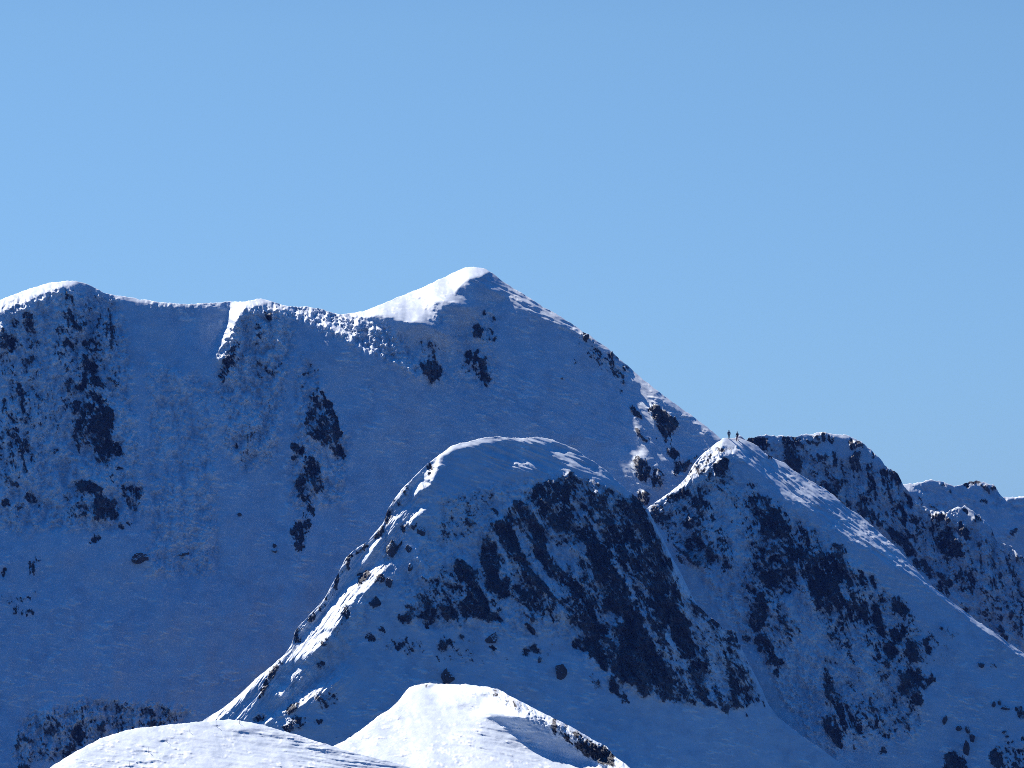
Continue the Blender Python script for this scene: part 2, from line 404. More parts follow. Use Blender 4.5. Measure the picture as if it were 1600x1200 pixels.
# drifts and shoulders that turn towards (or away from) the sun:  dq dp blur | outline   (slope change up / sideways)
TURN = {
'A': """1.5 -.7 2|-120 545 -60 515 0 492 12 484 30 476 50 466 75 456 95 448 120 446 117 437 75 440 25 456 -60 480 -120 500
.9 -.4 1.5|30 483 42 476 46 482 34 485
.8 0 1.5|160 461 180 466 250 478 300 480 370 478 370 469 300 470 200 461
2.2 -2.0 1.5|360 471 388 471 384 480 373 497 358 519 348 538 337 558 333 556 335 542 343 524 353 502
1.2 -.6 1.5|380 472 400 466 428 469 415 475 398 478 386 484
1.8 -.9 1.2|534 492 550 488 600 473 700 429 725 417 757 417 766 425 752 432 730 437 722 442 714 453 714 458 726 463 736 476 733 482 724 476 700 470 676 471 688 490 696 506 707 527 700 521 670 509 650 501 635 504 627 501 612 493 590 491 575 496 550 496
-1.2 .8 1.2|600 497 613 495 627 505 645 520 655 538 650 548 632 540 615 522
-1.2 .9 1.2|640 507 660 508 690 520 712 535 720 560 690 545 660 533 648 520
-1.3 1.2 1.2|690 476 722 480 745 478 740 500 715 530 705 515 695 492
-.9 .9 1.5|728 445 750 447 790 462 780 475 742 468 730 457
1.3 -1 1|647 519 655 528 664 534 660 547 648 556 652 546 656 538
1.1 -.4 3|440 478 480 481 540 492 590 505 620 525 650 555 668 575 655 592 620 565 580 548 530 526 480 502 450 490
1.1 -.3 2|770 427 800 449 850 480 912 519 905 520 860 497 820 484 790 465 770 450 757 438
1.1 0 1|985 576 1030 612 1075 645 1125 684 1122 690 1075 653 1030 621 985 590
.9 -.2 1|900 512 925 527 950 545 945 547 918 530
.8 -.3 1.5|992 622 1005 622 1018 634 1012 637 1000 630
1.3 -.2 1|975 694 990 695 1003 708 1000 714 985 710 976 703
1.2 -.3 1|1018 698 1032 706 1046 720 1040 719 1027 710""",
'B': """.9 0 1|1247 683 1262 676 1285 674 1300 677 1335 683 1330 685 1300 681 1270 680
1.0 -.2 1|1355 803 1385 811 1382 817 1368 812 1352 808
1 -.3 1|1495 926 1525 946 1523 950 1497 930
1 -.3 1|1470 797 1480 800 1479 804 1471 803""",
'W': """1.6 -.6 1.5|1405 760 1420 756 1441 752 1436 759 1444 768 1458 784 1476 803 1468 800 1448 784 1430 771 1412 766
1.5 -.4 1|1562 773 1575 776 1600 776 1600 779 1575 781 1570 790 1585 805 1600 818 1598 820 1578 804 1564 785
-.5 .5 2|1480 760 1490 775 1500 800 1490 790 1478 770""",
'C': """1.5 -.9 1.5|1015 791 1050 766 1076 740 1094 711 1116 694 1132 684 1130 700 1120 713 1112 726 1100 737 1086 748 1066 761 1045 774
1.1 -.6 1|1112 726 1122 712 1133 702 1150 701 1148 707 1132 711 1124 720
1.75 -.4 1.5|1130 685 1150 685 1177 692 1200 710 1225 722 1260 746 1305 775 1345 805 1395 849 1432 889 1455 914 1452 921 1432 903 1407 891 1385 878 1360 863 1335 846 1305 830 1285 811 1260 793 1230 776 1205 754 1187 738 1165 722 1150 712 1140 700
1.5 -.2 1|1450 912 1525 969 1600 1021 1640 1050 1640 1056 1600 1027 1525 976 1450 921
-.9 .5 2|1155 690 1175 694 1200 718 1205 732 1195 730 1180 716 1160 703""",
'D': """1.7 -1.1 1.5|688 710 686 726 681 741 673 756 650 771 640 777 656 748 675 727
1.6 -1 1.2|650 790 660 783 668 790 668 797 655 803 645 812 637 818 640 807
1.5 -1 1|600 819 620 802 641 786 644 790 625 804 604 822
1.5 -1 1|610 849 620 842 626 844 618 850
1.6 -1 1.2|560 882 580 850 594 831 591 846 576 870 563 886
1.8 -1.1 1.5|450 1018 470 1000 500 965 520 940 540 915 560 898 575 888 590 878 611 875 613 883 596 893 582 912 572 925 556 931 545 946 531 963 526 972 511 987 521 990 505 1006 490 1020 475 1031 460 1031
1.6 -.9 1.2|316 1128 350 1104 400 1060 446 1021 441 1032 401 1070 376 1092 340 1128
1.6 -1 1.2|425 1087 450 1050 460 1040 476 1041 456 1065 440 1086
1.7 -1 1.5|404 1130 430 1111 446 1099 470 1084 500 1060 512 1045 530 1036 537 1040 533 1063 516 1070 500 1084 480 1096 465 1106 445 1116 410 1131
1 -.7 1|430 1125 460 1115 472 1125 440 1137
1.0 -.4 1.5|686 713 705 697 750 685 800 683 785 689 760 692 730 698 710 703 695 712
1. -.2 1.2|800 684 822 685 842 683 862 688 886 713 870 708 850 697 815 689
1.0 -.2 2|757 703 780 708 800 711 830 717 845 733 825 734 800 728 775 716
1.3 -.2 2|855 700 885 704 912 716 937 734 962 755 968 763 945 751 915 740 888 727 865 712
.5 -.1 1.5|858 728 880 731 875 745 858 745""",
'E': """-3.6 1.3 5|752 1116 800 1118 842 1122 880 1140 930 1168 950 1190 900 1190 872 1183 820 1161 790 1138
-2.0 .8 1.5|737 1080 760 1083 772 1092 755 1090
-1.8 .5 1.2|666 1071 676 1069 679 1072 672 1075
-1.2 .5 3|700 1100 740 1098 760 1106 735 1110""",
'F': """-1.35 .3 6|395 1128 440 1140 520 1165 620 1192 640 1205 560 1205 480 1175 420 1150
-1.4 .2 1.5|350 1138 395 1142 405 1147 370 1147
-1.9 0 .4|218 1174.5 232 1173.6 232 1174.8 218 1175.8
-1.9 0 .4|250 1157 262 1156.4 262 1157.8 250 1158.2
-1.9 0 .4|286 1142.5 298 1142 298 1143.4 286 1143.6
-1.9 0 .4|330 1134 344 1133.5 344 1135.2 330 1135.6
-1.9 0 .4|186 1197.5 208 1196.5 208 1198 186 1198.8
-1.5 0 .5|212 1192 258 1190 262 1191.5 215 1193.5
-1.5 0 .5|255 1181 275 1180 276 1181.2 256 1182.4
-1.3 0 .5|247 1184.5 268 1184 268 1185 248 1185.6
-1.3 0 .5|290 1184 300 1184 300 1185 290 1185
-1.3 0 .6|270 1194 285 1193 286 1194 270 1195
-1.3 0 .6|330 1150 420 1150 420 1151.4 330 1151""",
}
# places with their own lumpy or streaky surface:  kind amp | outline   (kind r = rime lumps, s = wind streaks)
ROUGH = {
'A': """r .8|0 480 60 462 100 450 180 465 200 520 210 640 230 800 180 830 0 830
r .9|20 1190 30 1135 50 1112 95 1103 130 1093 240 1098 300 1110 285 1125 180 1145 90 1195
r .95|345 520 385 478 440 476 460 520 445 600 430 720 380 740 350 700 340 600
r 1.0|430 476 480 479 540 491 600 508 630 530 668 572 660 600 620 575 580 550 530 528 480 505 440 490
r .75|460 540 500 590 545 690 540 790 450 800 460 640
r .7|680 485 690 482 700 500 705 520 690 510
s .3|545 488 700 430 745 416 760 425 720 450 740 480 705 530 640 505 590 495
r .7|220 470 380 475 370 480 240 480
s 1.2|745 418 770 426 850 478 920 521 985 572 980 592 900 530 820 488 770 462 730 440
s .35|690 540 985 600 1080 700 900 690 560 640 560 600
r .6|230 560 340 600 340 900 230 900
r .5|640 535 770 480 780 600 720 605 650 600""",
'B': "r .6|1150 680 1400 735 1600 870 1600 1050 1430 880 1250 750",
'W': "r .3|1415 757 1600 770 1600 800 1460 800\ns .5|1405 757 1445 750 1478 803 1450 790",
'C': """s 1.5|1135 686 1177 692 1225 722 1305 775 1395 849 1455 914 1600 1021 1600 1030 1450 921 1360 863 1305 830 1260 793 1205 754 1150 712
r .6|1017 790 1130 690 1160 760 1250 800 1400 930 1440 1000 1440 1150 1290 1190 1160 1000 1050 850
r .7|1015 790 1060 760 1100 705 1130 686 1125 705 1090 745 1045 775""",
'D': """s 1.1|700 696 840 682 900 702 970 756 960 760 900 735 850 735 790 726 730 702
r .3|600 815 660 735 690 715 675 760 640 800 560 900 500 1000 400 1130 440 1135 540 1040 620 900 660 800
r .6|690 770 860 740 1000 790 1060 900 1190 1100 1050 1100 960 1080 880 1000 640 980 620 920
s .4|640 720 800 700 800 760 700 790 650 800
s 2|750 698 850 712 860 740 760 735
t .9|316 1128 400 1056 460 990 530 890 600 810 640 770 670 780 620 870 570 930 520 990 470 1040 400 1130
t 1.1|400 1130 440 1080 480 1040 540 1035 545 1070 470 1110 420 1135""",
'E': """r .8|755 1071 785 1078 830 1103 950 1166 985 1200 950 1200 890 1160 830 1125 790 1105
s 1.0|690 1140 790 1138 900 1190 850 1200 760 1180 700 1160
s .3|560 1100 980 1100 980 1210 560 1210""",
'F': """s .45|60 1210 120 1180 360 1124 640 1200 640 1212
s .9|370 1124 640 1199 640 1215 480 1215 420 1165 350 1140""",
}
# ---------------------------------------------------------------- geometry helpers
STEP = 1.25
CP, SP = math.cos(PITCH), math.sin(PITCH)

def at(u, v, y):
    """bearing (u, v) and ground distance y -> world point(s) in metres"""
    a = (np.asarray(u, float) - 800) / FPX
    b = (600 - np.asarray(v, float)) / FPX
    dx, dy, dz = a, CP - b * SP, SP + b * CP
    k = y / dy
    return dx * k, y + 0 * k, dz * k

def blur(a, sig):
    if sig <= 0: return a
    p = int(4 * sig) + 2
    b = np.pad(a, p, mode='edge')
    fy, fx = np.fft.fftfreq(b.shape[0]), np.fft.rfftfreq(b.shape[1])
    g = np.exp(-2 * (math.pi * sig) ** 2 * (fy[:, None] ** 2 + fx[None, :] ** 2))
    return np.fft.irfft2(np.fft.rfft2(b) * g, s=b.shape)[p:-p, p:-p]

def blur1(a, sig):
    x = np.arange(-int(4 * sig), int(4 * sig) + 1)
    g = np.exp(-.5 * (x / sig) ** 2); g /= g.sum()
    return np.convolve(np.pad(a, len(x) // 2, mode='edge'), g, mode='valid')

def fnoise(shape, lam, beta, seed, ang=0., stretch=1., step=STEP):
    """spectral noise; lam = longest wavelength (survey px), stretched along ang degrees (downwards positive)"""
    r = np.random.default_rng(seed)
    n0, n1 = shape[0] + 48, shape[1] + 48
    fy, fx = np.fft.fftfreq(n0, step)[:, None], np.fft.rfftfreq(n1, step)[None, :]
    ca, sa = math.cos(math.radians(ang)), math.sin(math.radians(ang))
    al, ac = fx * ca + fy * sa, -fx * sa + fy * ca
    k = np.sqrt((al * stretch) ** 2 + ac ** 2)
    amp = 1 / (k ** 2 + (1 / lam) ** 2) ** (beta / 2)
    amp[0, 0] = 0
    a = np.fft.irfft2(np.fft.rfft2(r.standard_normal((n0, n1))) * amp, s=(n0, n1))[:shape[0], :shape[1]]
    return (a - a.mean()) / a.std()

def facets(U, V, cell, ang, stretch, seed, warp=None):
    """broken rock: nearest-cell blocks, each with its own height and tilt"""
    r = np.random.default_rng(seed)
    T = r.random((5, 256, 256))
    ca, sa = math.cos(math.radians(ang)), math.sin(math.radians(ang))
    x, y = U, V
    if warp is not None: x, y = x + warp[0], y + warp[1]
    p, q = (x * ca + y * sa) / (cell * stretch), (-x * sa + y * ca) / cell
    pi, qi = np.floor(p).astype(int), np.floor(q).astype(int)
    best = np.full(U.shape, 1e9); h = np.zeros(U.shape); idn = np.zeros(U.shape)
    for i in (-1, 0, 1):
        for j in (-1, 0, 1):
            a, b = (pi + i) & 255, (qi + j) & 255
            cx, cy = pi + i + .1 + .8 * T[0, a, b], qi + j + .1 + .8 * T[1, a, b]
            dx, dy = p - cx, q - cy
            d = dx * dx + dy * dy
            m = d < best
            best = np.where(m, d, best)
            h = np.where(m, (T[2, a, b] - .5) + (T[3, a, b] - .5) * 1.3 * dx + (T[4, a, b] - .5) * 1.3 * dy, h)
            idn = np.where(m, T[2, a, b], idn)
    return h, idn

def rank(a):
    o = np.empty(a.size); o[np.argsort(a, axis=None)] = np.linspace(0, 1, a.size)
    return o.reshape(a.shape)

def inside(poly, X, Y):
    m = np.zeros(X.shape, bool)
    n = len(poly)
    for i in range(n):
        (x0, y0), (x1, y1) = poly[i], poly[(i + 1) % n]
        if y0 == y1: continue
        c = ((y0 > Y) != (y1 > Y)) & (X < (x1 - x0) * (Y - y0) / (y1 - y0) + x0)
        m ^= c
    return m

class Raster:
    def __init__(s, u0, u1, v0, v1):
        s.u0, s.v0 = u0, v0
        s.u = np.arange(u0, u1 + STEP, STEP); s.v = np.arange(v0, v1 + STEP, STEP)
        s.U, s.V = np.meshgrid(s.u, s.v)
        s.shape = s.U.shape
    def mask(s, poly, X, Y, pad=8):
        a = np.array(poly)
        i0, i1 = [int(np.clip((t - s.u0) / STEP, 0, s.shape[1])) for t in (a[:, 0].min() - pad, a[:, 0].max() + pad + 2)]
        j0, j1 = [int(np.clip((t - s.v0) / STEP, 0, s.shape[0])) for t in (a[:, 1].min() - pad, a[:, 1].max() + pad + 2)]
        sl = (slice(j0, j1), slice(i0, i1))
        return sl, inside(poly, X[sl], Y[sl]).astype(float)
    def sample(s, a, u, v):
        x = np.clip((u - s.u0) / STEP, 0, s.shape[1] - 1.001); y = np.clip((v - s.v0) / STEP, 0, s.shape[0] - 1.001)
        i, j = x.astype(int), y.astype(int); fx, fy = x - i, y - j
        return (a[j, i] * (1 - fx) + a[j, i + 1] * fx) * (1 - fy) + (a[j + 1, i] * (1 - fx) + a[j + 1, i + 1] * fx) * fy

def sstep(a, b, x):
    t = np.clip((x - a) / (b - a), 0, 1)
    return t * t * (3 - 2 * t)

LAND = {}

def terrain(key, name, u0, u1, vbot, yp, vref, c0, cap=(.55, 5.), ang=75., streak=35., seed=1, jag=.8, relief=1., swell=2.5, grit=1., dashes=8., flank=-52., gully=1.2, pmax=.95, clump=1.15):
    cr = np.array(pts(CREST[key]))
    R = Raster(u0, u1, cr[:, 1].min() - 14, vbot)
    sh = R.shape
    N = lambda lam, beta, k, a=0., st=1.: fnoise(sh, lam, beta, seed * 100 + k, a, st)
    top = blur1(np.interp(R.u, cr[:, 0], cr[:, 1]), 1.2)
    d = R.V - top[None, :]
    # ragged outlines: look the survey up through a warp
    w1, w2 = N(26, 1.8, 1), N(26, 1.8, 2)
    wf = (2.2 * N(14, 1.7, 3), 2.2 * N(14, 1.7, 4))
    f1, i1 = facets(R.U, R.V, 8.5, ang, 2.0, seed + 10, wf)
    f2, i2 = facets(R.U, R.V, 3.6, ang + 12, 1.7, seed + 20, wf)
    f3, i3 = facets(R.U, R.V, 19, ang - 6, 2.2, seed + 30, wf)
    X, Y = R.U + 1.2 * w1 + 5.5 * (i1 - .5) + 3.2 * (i2 - .5), R.V + 1.2 * w2 + 7 * ((i1 * 7.3) % 1 - .5) + 4 * ((i2 * 7.3) % 1 - .5)
    P = np.zeros(sh)
    for ln in sorted(ROCK[key].splitlines(), key=lambda l: l.startswith('-')):
        t = ln.split(None, 1); k = float(t[0])
        sl, m = R.mask(pts(t[1]), X, Y)
        P[sl] = np.maximum(P[sl], k * m) if k > 0 else P[sl] * (1 + k * m)
    P = np.minimum(blur(P, .9), pmax)
    P = np.maximum(P, .40 * blur(P, 5))
    # turning the snow towards / away from the sun: gradient field, then a screened Poisson solve
    gu, gv = np.zeros(sh), np.zeros(sh)
    Xs, Ys = R.U + .6 * w1, R.V + .6 * w2
    for ln in TURN[key].splitlines():
        hd, body = ln.split('|'); dq, dp, bl = [float(t) for t in hd.split()]
        sl, m = R.mask(pts(body), Xs, Ys, 16)
        m = blur(m, bl / STEP)
        gu[sl] += dp * m; gv[sl] -= dq * m
    rime, stre, flow = np.zeros(sh), np.zeros(sh), np.zeros(sh)
    for ln in ROUGH[key].splitlines():
        hd, body = ln.split('|'); k, amp = hd.split()
        sl, m = R.mask(pts(body), R.U + 2 * w1, R.V + 2 * w2, 24)
        m = blur(m * float(amp), 5)
        if k == 'r': rime[sl] = np.maximum(rime[sl], m)
        elif k == 's': stre[sl] = np.maximum(stre[sl], m)
        else: flow[sl] = np.maximum(flow[sl], m)
    n0, n1 = sh[0] + 300, sh[1] + 300
    ky, kx = 2 * math.pi * np.fft.fftfreq(n0, STEP)[:, None], 2 * math.pi * np.fft.rfftfreq(n1, STEP)[None, :]
    G = -(1j * kx * np.fft.rfft2(gu, s=(n0, n1)) + 1j * ky * np.fft.rfft2(gv, s=(n0, n1))) / (kx ** 2 + ky ** 2 + 1 / 110. ** 2)
    H = np.fft.irfft2(G, s=(n0, n1))[:sh[0], :sh[1]]
    # rock coverage -> rock field (positive = bare rock)
    fine = N(9, 1.5, 5)
    sel = sstep(-.4, .4, N(70, 2., 25)); rib = N(12, 1.4, 6, ang, 5.5) * sel + N(15, 1.4, 26, ang - 28, 3.5) * (1 - sel)
    led = N(12, 1.6, 7, ang - 100, 2.6)
    nU = rank(clump * N(52, 1.7, 27, ang - 2, 3.2) + 1.1 * rib + .6 * led + .6 * fine + 1.3 * (i1 - .5) + 1.5 * (i2 - .5) + .5 * (i3 - .5))
    rock = P - (.04 + .96 * nU) - .6 * (1 - sstep(.015, .09, P))
    bare = sstep(-.06, .12, rock)
    craggy = sstep(.08, .6, blur(P, 3))
    # relief, in survey pixels towards the viewer
    rl = bare * (1.0 + 3.4 * f1 + 1.5 * f2 + 4.2 * f3) + craggy * (1.4 + 2.6 * f1 + 5.5 * f3 + 1.0 * rib + 2.6 * N(34, 1.9, 23, ang, 3.5)) + .35 * fine * bare
    rl = relief * rl
    lump = N(11, 2.0, 8); lump2 = N(24, 2.1, 9, ang, 1.6)
    lumps = 1.5 * lump + 2.3 * lump2 + 3.0 * f2 + 3.6 * f1 + 2.6 * N(48, 2.1, 28, ang, 1.8)
    rl += 1.25 * rime * lumps
    rl += stre * (.75 * N(7, 1.9, 10, streak, 12.0) + .9 * N(16, 2.0, 11, streak, 7.0))
    rl += flow * (.9 * N(6, 1.8, 21, flank, 8.0) + 1.2 * N(16, 2.0, 22, flank, 6.0))
    rl += gully * N(110, 2.6, 24, ang, 2.5)
    rl += swell * N(220, 2.4, 12) + .5 * swell * N(70, 2.6, 13, ang, 2.2)
    rl += grit * (.14 * N(9, 1.9, 14, streak - 22, 3.2) + .25 * N(34, 2.2, 15, streak - 18, 3.))
    gate = sstep(-.6, .9, N(90, 2.0, 18) + .5 * N(30, 1.8, 19))
    dash = sstep(.55, 1.9, N(10, 1.5, 20, dashes, 4.5)) * gate
    rl += grit * 1.6 * dash
    H = H - rl
    frost_and_shade = 1.7 * dash + .16 * N(60, 1.8, 17) + .10 * N(14, 1.6, 16, dashes, 3.) +   .14 * np.clip(rime, 0, 1) * (1 + lumps)  # rime and crust, plus relief shading put into colour: lumps lighter, hollows darker
    crag = np.clip(blur(P, 2.5) * 1.6 + .18 * rime, 0, 1)
    tone = .55 * i3 + .3 * i1 + .15 * i2
    # the sheet: back rows, crest, front rows, skirt
    cols = R.u
    nf = int((vbot - top.min()) / STEP)
    t = np.linspace(0, 1, nf)
    jit = jag * (.5 * fnoise((8, len(cols)), 30, 1.5, seed + 55)[3] + .6 * blur1(np.interp(cols, R.u, R.sample(craggy, cols, top + 4)), 2) * (3.2 * (R.sample(i1, cols, top + 2) - .5) + 2.4 * (R.sample(i2, cols, top + 2) - .5)))
    topj = top + jit
    Vg = topj[None, :] + (vbot - topj[None, :]) * t[:, None]
    Ug = np.broadcast_to(cols[None, :], Vg.shape)
    yy = np.array(yp, float)
    Yp = blur1(np.interp(cols, yy[:, 0], yy[:, 1]), 24)
    s = Yp / FPX
    if not isinstance(c0, float): c0 = blur1(np.interp(cols, [q[0] for q in c0], [q[1] for q in c0]), 30)
    dd = Vg - topj[None, :]
    A, w = cap
    tb = blur1(top, 5.)
    Yg = Yp - s * c0 * (Vg - vref) + s * A * w * np.exp(-np.maximum(Vg - tb, -2) / w) + s * R.sample(H, Ug, Vg)
    x, y, z = at(Ug, Vg, Yg)
    tn = R.sample(tone, Ug, Vg)
    rk, fr, cg = R.sample(rock, Ug, Vg), R.sample(frost_and_shade, Ug, Vg), R.sample(crag, Ug, Vg)
    rows = [(x, y, z)]
    bd = np.array([110, 75, 50, 33, 21, 12, 6.5, 3.2, 1.3, .45])
    bx = x[0][None, :] + 0 * bd[:, None]
    by = blur1(y[0], 8)[None, :] * .9 + .1 * y[0] + bd[:, None] + (y[0] - (blur1(y[0], 8) * .9 + .1 * y[0]))[None, :] * np.exp(-bd / 4)[:, None]
    zs = blur1(z[0], 10)
    bz = z[0] * np.exp(-bd / 10)[:, None] + zs * (1 - np.exp(-bd / 10))[:, None] - (.16 * bd + .0045 * bd ** 2)[:, None]
    sd = np.array([1.5, 4, 9, 18, 32, 55, 85])
    fx_ = x[-1][None, :] + 0 * sd[:, None]; fy_ = y[-1][None, :] - sd[:, None]; fz_ = z[-1][None, :] - 1.15 * sd[:, None]
    x, y, z = np.vstack([bx, x, fx_]), np.vstack([by, y, fy_]), np.vstack([bz, z, fz_])
    nb = len(bd)
    rk = np.vstack([rk[:1] * (1 - sstep(.8, 6, bd))[:, None] + (sstep(.8, 6, bd) * .5)[:, None], rk, np.repeat(rk[-1:], len(sd), 0)])  # unseen back slopes set to dark rock to cut sunlight bouncing forward
    fr = np.vstack([np.repeat(fr[:1], nb, 0), fr, np.repeat(fr[-1:], len(sd), 0)])
    cg = np.vstack([np.repeat(cg[:1], nb, 0), cg, np.repeat(cg[-1:], len(sd), 0)])
    tn = np.vstack([np.repeat(tn[:1], nb, 0), tn, np.repeat(tn[-1:], len(sd), 0)])
    nr, nc = x.shape
    me = bpy.data.meshes.new(name)
    me.vertices.add(nr * nc)
    me.vertices.foreach_set('co', np.stack([x, y, z], -1).astype(np.float32).ravel())
    i = np.arange(nr * nc).reshape(nr, nc)
    q = np.stack([i[:-1, :-1], i[1:, :-1], i[1:, 1:], i[:-1, 1:]], -1).reshape(-1, 4)
    me.loops.add(q.size); me.polygons.add(len(q))
    me.loops.foreach_set('vertex_index', q.ravel().astype(np.int32))
    me.polygons.foreach_set('loop_start', np.arange(0, q.size, 4, dtype=np.int32))
    me.polygons.foreach_set('use_smooth', np.ones(len(q), bool))
    for nm, a in (('rock', rk), ('frost_and_shade', fr), ('crag', cg), ('tone', tn)):
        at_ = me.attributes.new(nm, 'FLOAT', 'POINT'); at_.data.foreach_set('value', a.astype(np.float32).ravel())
    me.update(calc_edges=True)
    o = bpy.data.objects.new(name, me); C.objects.link(o)
    o['kind'] = 'structure'
    def surf(u, v):
        """distance of the surface seen on bearing (u, v)"""
        ci = int(np.clip(round((u - cols[0]) / STEP), 0, len(cols) - 1))
        return float(np.interp(v, Vg[:, ci], Yg[:, ci]))
    LAND[key] = (o, surf)
    return o
# ---------------------------------------------------------------- materials
def nodes(name):
    m = bpy.data.materials.new(name); m.use_nodes = True
    t = m.node_tree; b = t.nodes['Principled BSDF']
    return m, t, b

def N_(t, kind, **kw):
    n = t.nodes.new(kind)
    for k, v in kw.items():
        if hasattr(n, k) and k not in n.inputs: setattr(n, k, v)
        else: n.inputs[k].default_value = v
    return n

def noise(t, src, scale, detail=6, rough=.6):
    n = t.nodes.new('ShaderNodeTexNoise'); n.inputs['Scale'].default_value = scale
    n.inputs['Detail'].default_value = detail; n.inputs['Roughness'].default_value = rough
    t.links.new(src, n.inputs['Vector']); return n.outputs['Fac']

def ramp(t, src, stops):
    r = t.nodes.new('ShaderNodeValToRGB'); e = r.color_ramp.elements
    while len(e) < len(stops): e.new(.5)
    for k, (p, c) in enumerate(stops):
        e[k].position = p; e[k].color = (*c, 1)
    t.links.new(src, r.inputs[0]); return r.outputs[0]

def math_(t, op, a, b=None, c=None):
    n = t.nodes.new('ShaderNodeMath'); n.operation = op
    for i, v in enumerate((a, b, c)):
        if v is None: continue
        if isinstance(v, (int, float)): n.inputs[i].default_value = v
        else: t.links.new(v, n.inputs[i])
    return n.outputs[0]

def maprange(t, src, a, b, c=0., d=1., smooth=True):
    n = t.nodes.new('ShaderNodeMapRange')
    if smooth: n.interpolation_type = 'SMOOTHSTEP'
    for k, v in zip(('From Min', 'From Max', 'To Min', 'To Max'), (a, b, c, d)): n.inputs[k].default_value = v
    t.links.new(src, n.inputs['Value']); return n.outputs['Result']

def mix(t, f, a, b):
    n = t.nodes.new('ShaderNodeMix'); n.data_type = 'RGBA'
    t.links.new(f, n.inputs['Factor'])
    for s, v in ((n.inputs[6], a), (n.inputs[7], b)):
        if isinstance(v, tuple): s.default_value = (*v, 1)
        else: t.links.new(v, s)
    return n.outputs[2]

def snow_rock():
    m, t, b = nodes('snow_and_rock')
    co = t.nodes.new('ShaderNodeTexCoord').outputs['Object']
    rk = N_(t, 'ShaderNodeAttribute', attribute_name='rock').outputs['Fac']
    fr = N_(t, 'ShaderNodeAttribute', attribute_name='frost_and_shade').outputs['Fac']
    cg = N_(t, 'ShaderNodeAttribute', attribute_name='crag').outputs['Fac']
    n1 = noise(t, co, 3.2, 5, .75)
    fld = math_(t, 'MULTIPLY_ADD', math_(t, 'SUBTRACT', n1, .5), 1.1, rk)
    hard = maprange(t, fld, -.012, .02)
    fld2 = math_(t, 'MULTIPLY_ADD', math_(t, 'SUBTRACT', noise(t, co, 5.5, 4, .7), .5), 1.8, rk)
    thin = math_(t, 'MULTIPLY', math_(t, 'MULTIPLY', maprange(t, fld2, -.42, .0), cg), .62)
    mask = math_(t, 'MAXIMUM', hard, thin)
    rn = noise(t, co, .9, 7, .65)
    rockc = ramp(t, rn, [(.3, (.035, .034, .036)), (.5, (.075, .066, .060)), (.68, (.135, .115, .10))])
    dust = maprange(t, noise(t, co, 4.5, 5, .75), .53, .64, 0, .55)
    tone = N_(t, 'ShaderNodeAttribute', attribute_name='tone').outputs['Fac']
    tv = t.nodes.new('ShaderNodeVectorMath'); tv.operation = 'SCALE'; t.links.new(rockc, tv.inputs[0])
    t.links.new(maprange(t, tone, .25, .75, .36, 1.25, smooth=False), tv.inputs['Scale']); rockc = tv.outputs[0]
    rockc = mix(t, dust, rockc, (.42, .44, .48))
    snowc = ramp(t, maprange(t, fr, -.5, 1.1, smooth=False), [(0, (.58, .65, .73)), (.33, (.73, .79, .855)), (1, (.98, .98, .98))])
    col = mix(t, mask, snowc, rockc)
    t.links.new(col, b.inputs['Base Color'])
    t.links.new(maprange(t, mask, 0, 1, .62, .85), b.inputs['Roughness'])
    b.inputs['Specular IOR Level'].default_value = .25
    bp = t.nodes.new('ShaderNodeBump'); bp.inputs['Strength'].default_value = .35; bp.inputs['Distance'].default_value = .12
    hb = math_(t, 'MULTIPLY', noise(t, co, 3.5, 5, .6), maprange(t, mask, 0, 1, .35, 2.2))
    t.links.new(hb, bp.inputs['Height']); t.links.new(bp.outputs[0], b.inputs['Normal'])
    return m
# ---------------------------------------------------------------- the mountains
SNOW = snow_rock()
terrain('A', 'mountain', -110, 1230, 1235, [(-120, 1030), (740, 1030), (1130, 1012), (1240, 1010)], 418, [(-120, .9), (600, .88), (760, .82), (900, .76), (1000, .84), (1240, .84)], cap=(.4, 4.), ang=82, streak=24, seed=1, grit=1., gully=2.0, pmax=.84, clump=.4)
terrain('W', 'far_ridge', 1340, 1710, 1140, [(1300, 1190), (1720, 1190)], 755, .7, cap=(.7, 3.), ang=70, streak=30, seed=5, jag=1.6)
terrain('B', 'crag_ridge', 1095, 1710, 1235, [(1090, 1060), (1330, 1060), (1720, 1040)], 680, .62, cap=(.6, 3.), ang=80, streak=35, seed=2, pmax=.86, clump=.6, jag=1.7)
terrain('C', 'rocky_ridge', 935, 1710, 1250, [(930, 950), (1720, 950)], 690, .76, cap=(.4, 4.), ang=68, streak=38, seed=3, pmax=.9, clump=.7, jag=1.1)
terrain('D', 'rock_dome', 275, 1375, 1250, [(270, 895), (1000, 895), (1200, 925), (1380, 940)], 684, .75, cap=(.45, 5.), ang=64, streak=20, seed=4)
terrain('E', 'snow_mound', 445, 1045, 1255, [(440, 580), (1050, 562)], 1070, 2.15, cap=(.6, 8.), ang=60, streak=12, seed=6, swell=1.6, gully=.3)
terrain('F', 'snow_hill', 25, 755, 1255, [(20, 450), (760, 445)], 1127, 2.1, cap=(.6, 8.), ang=60, streak=8, seed=7, swell=1.6, relief=0, gully=.2)
for o, _ in LAND.values(): o.data.materials.append(SNOW)

# the valley far below, reaching to the horizon
bm = bmesh.new(); bmesh.ops.create_grid(bm, x_segments=8, y_segments=8, size=9000)
me = bpy.data.meshes.new('valley_floor'); bm.to_mesh(me); bm.free()
vf = bpy.data.objects.new('valley_floor', me); C.objects.link(vf); vf.location = (0, 2000, -190); vf['kind'] = 'structure'
m, t, b = nodes('valley_forest')
co = t.nodes.new('ShaderNodeTexCoord').outputs['Object']
t.links.new(ramp(t, noise(t, co, .01), [(.35, (.03, .045, .03)), (.65, (.09, .09, .07))]), b.inputs['Base Color'])
me.materials.append(m)

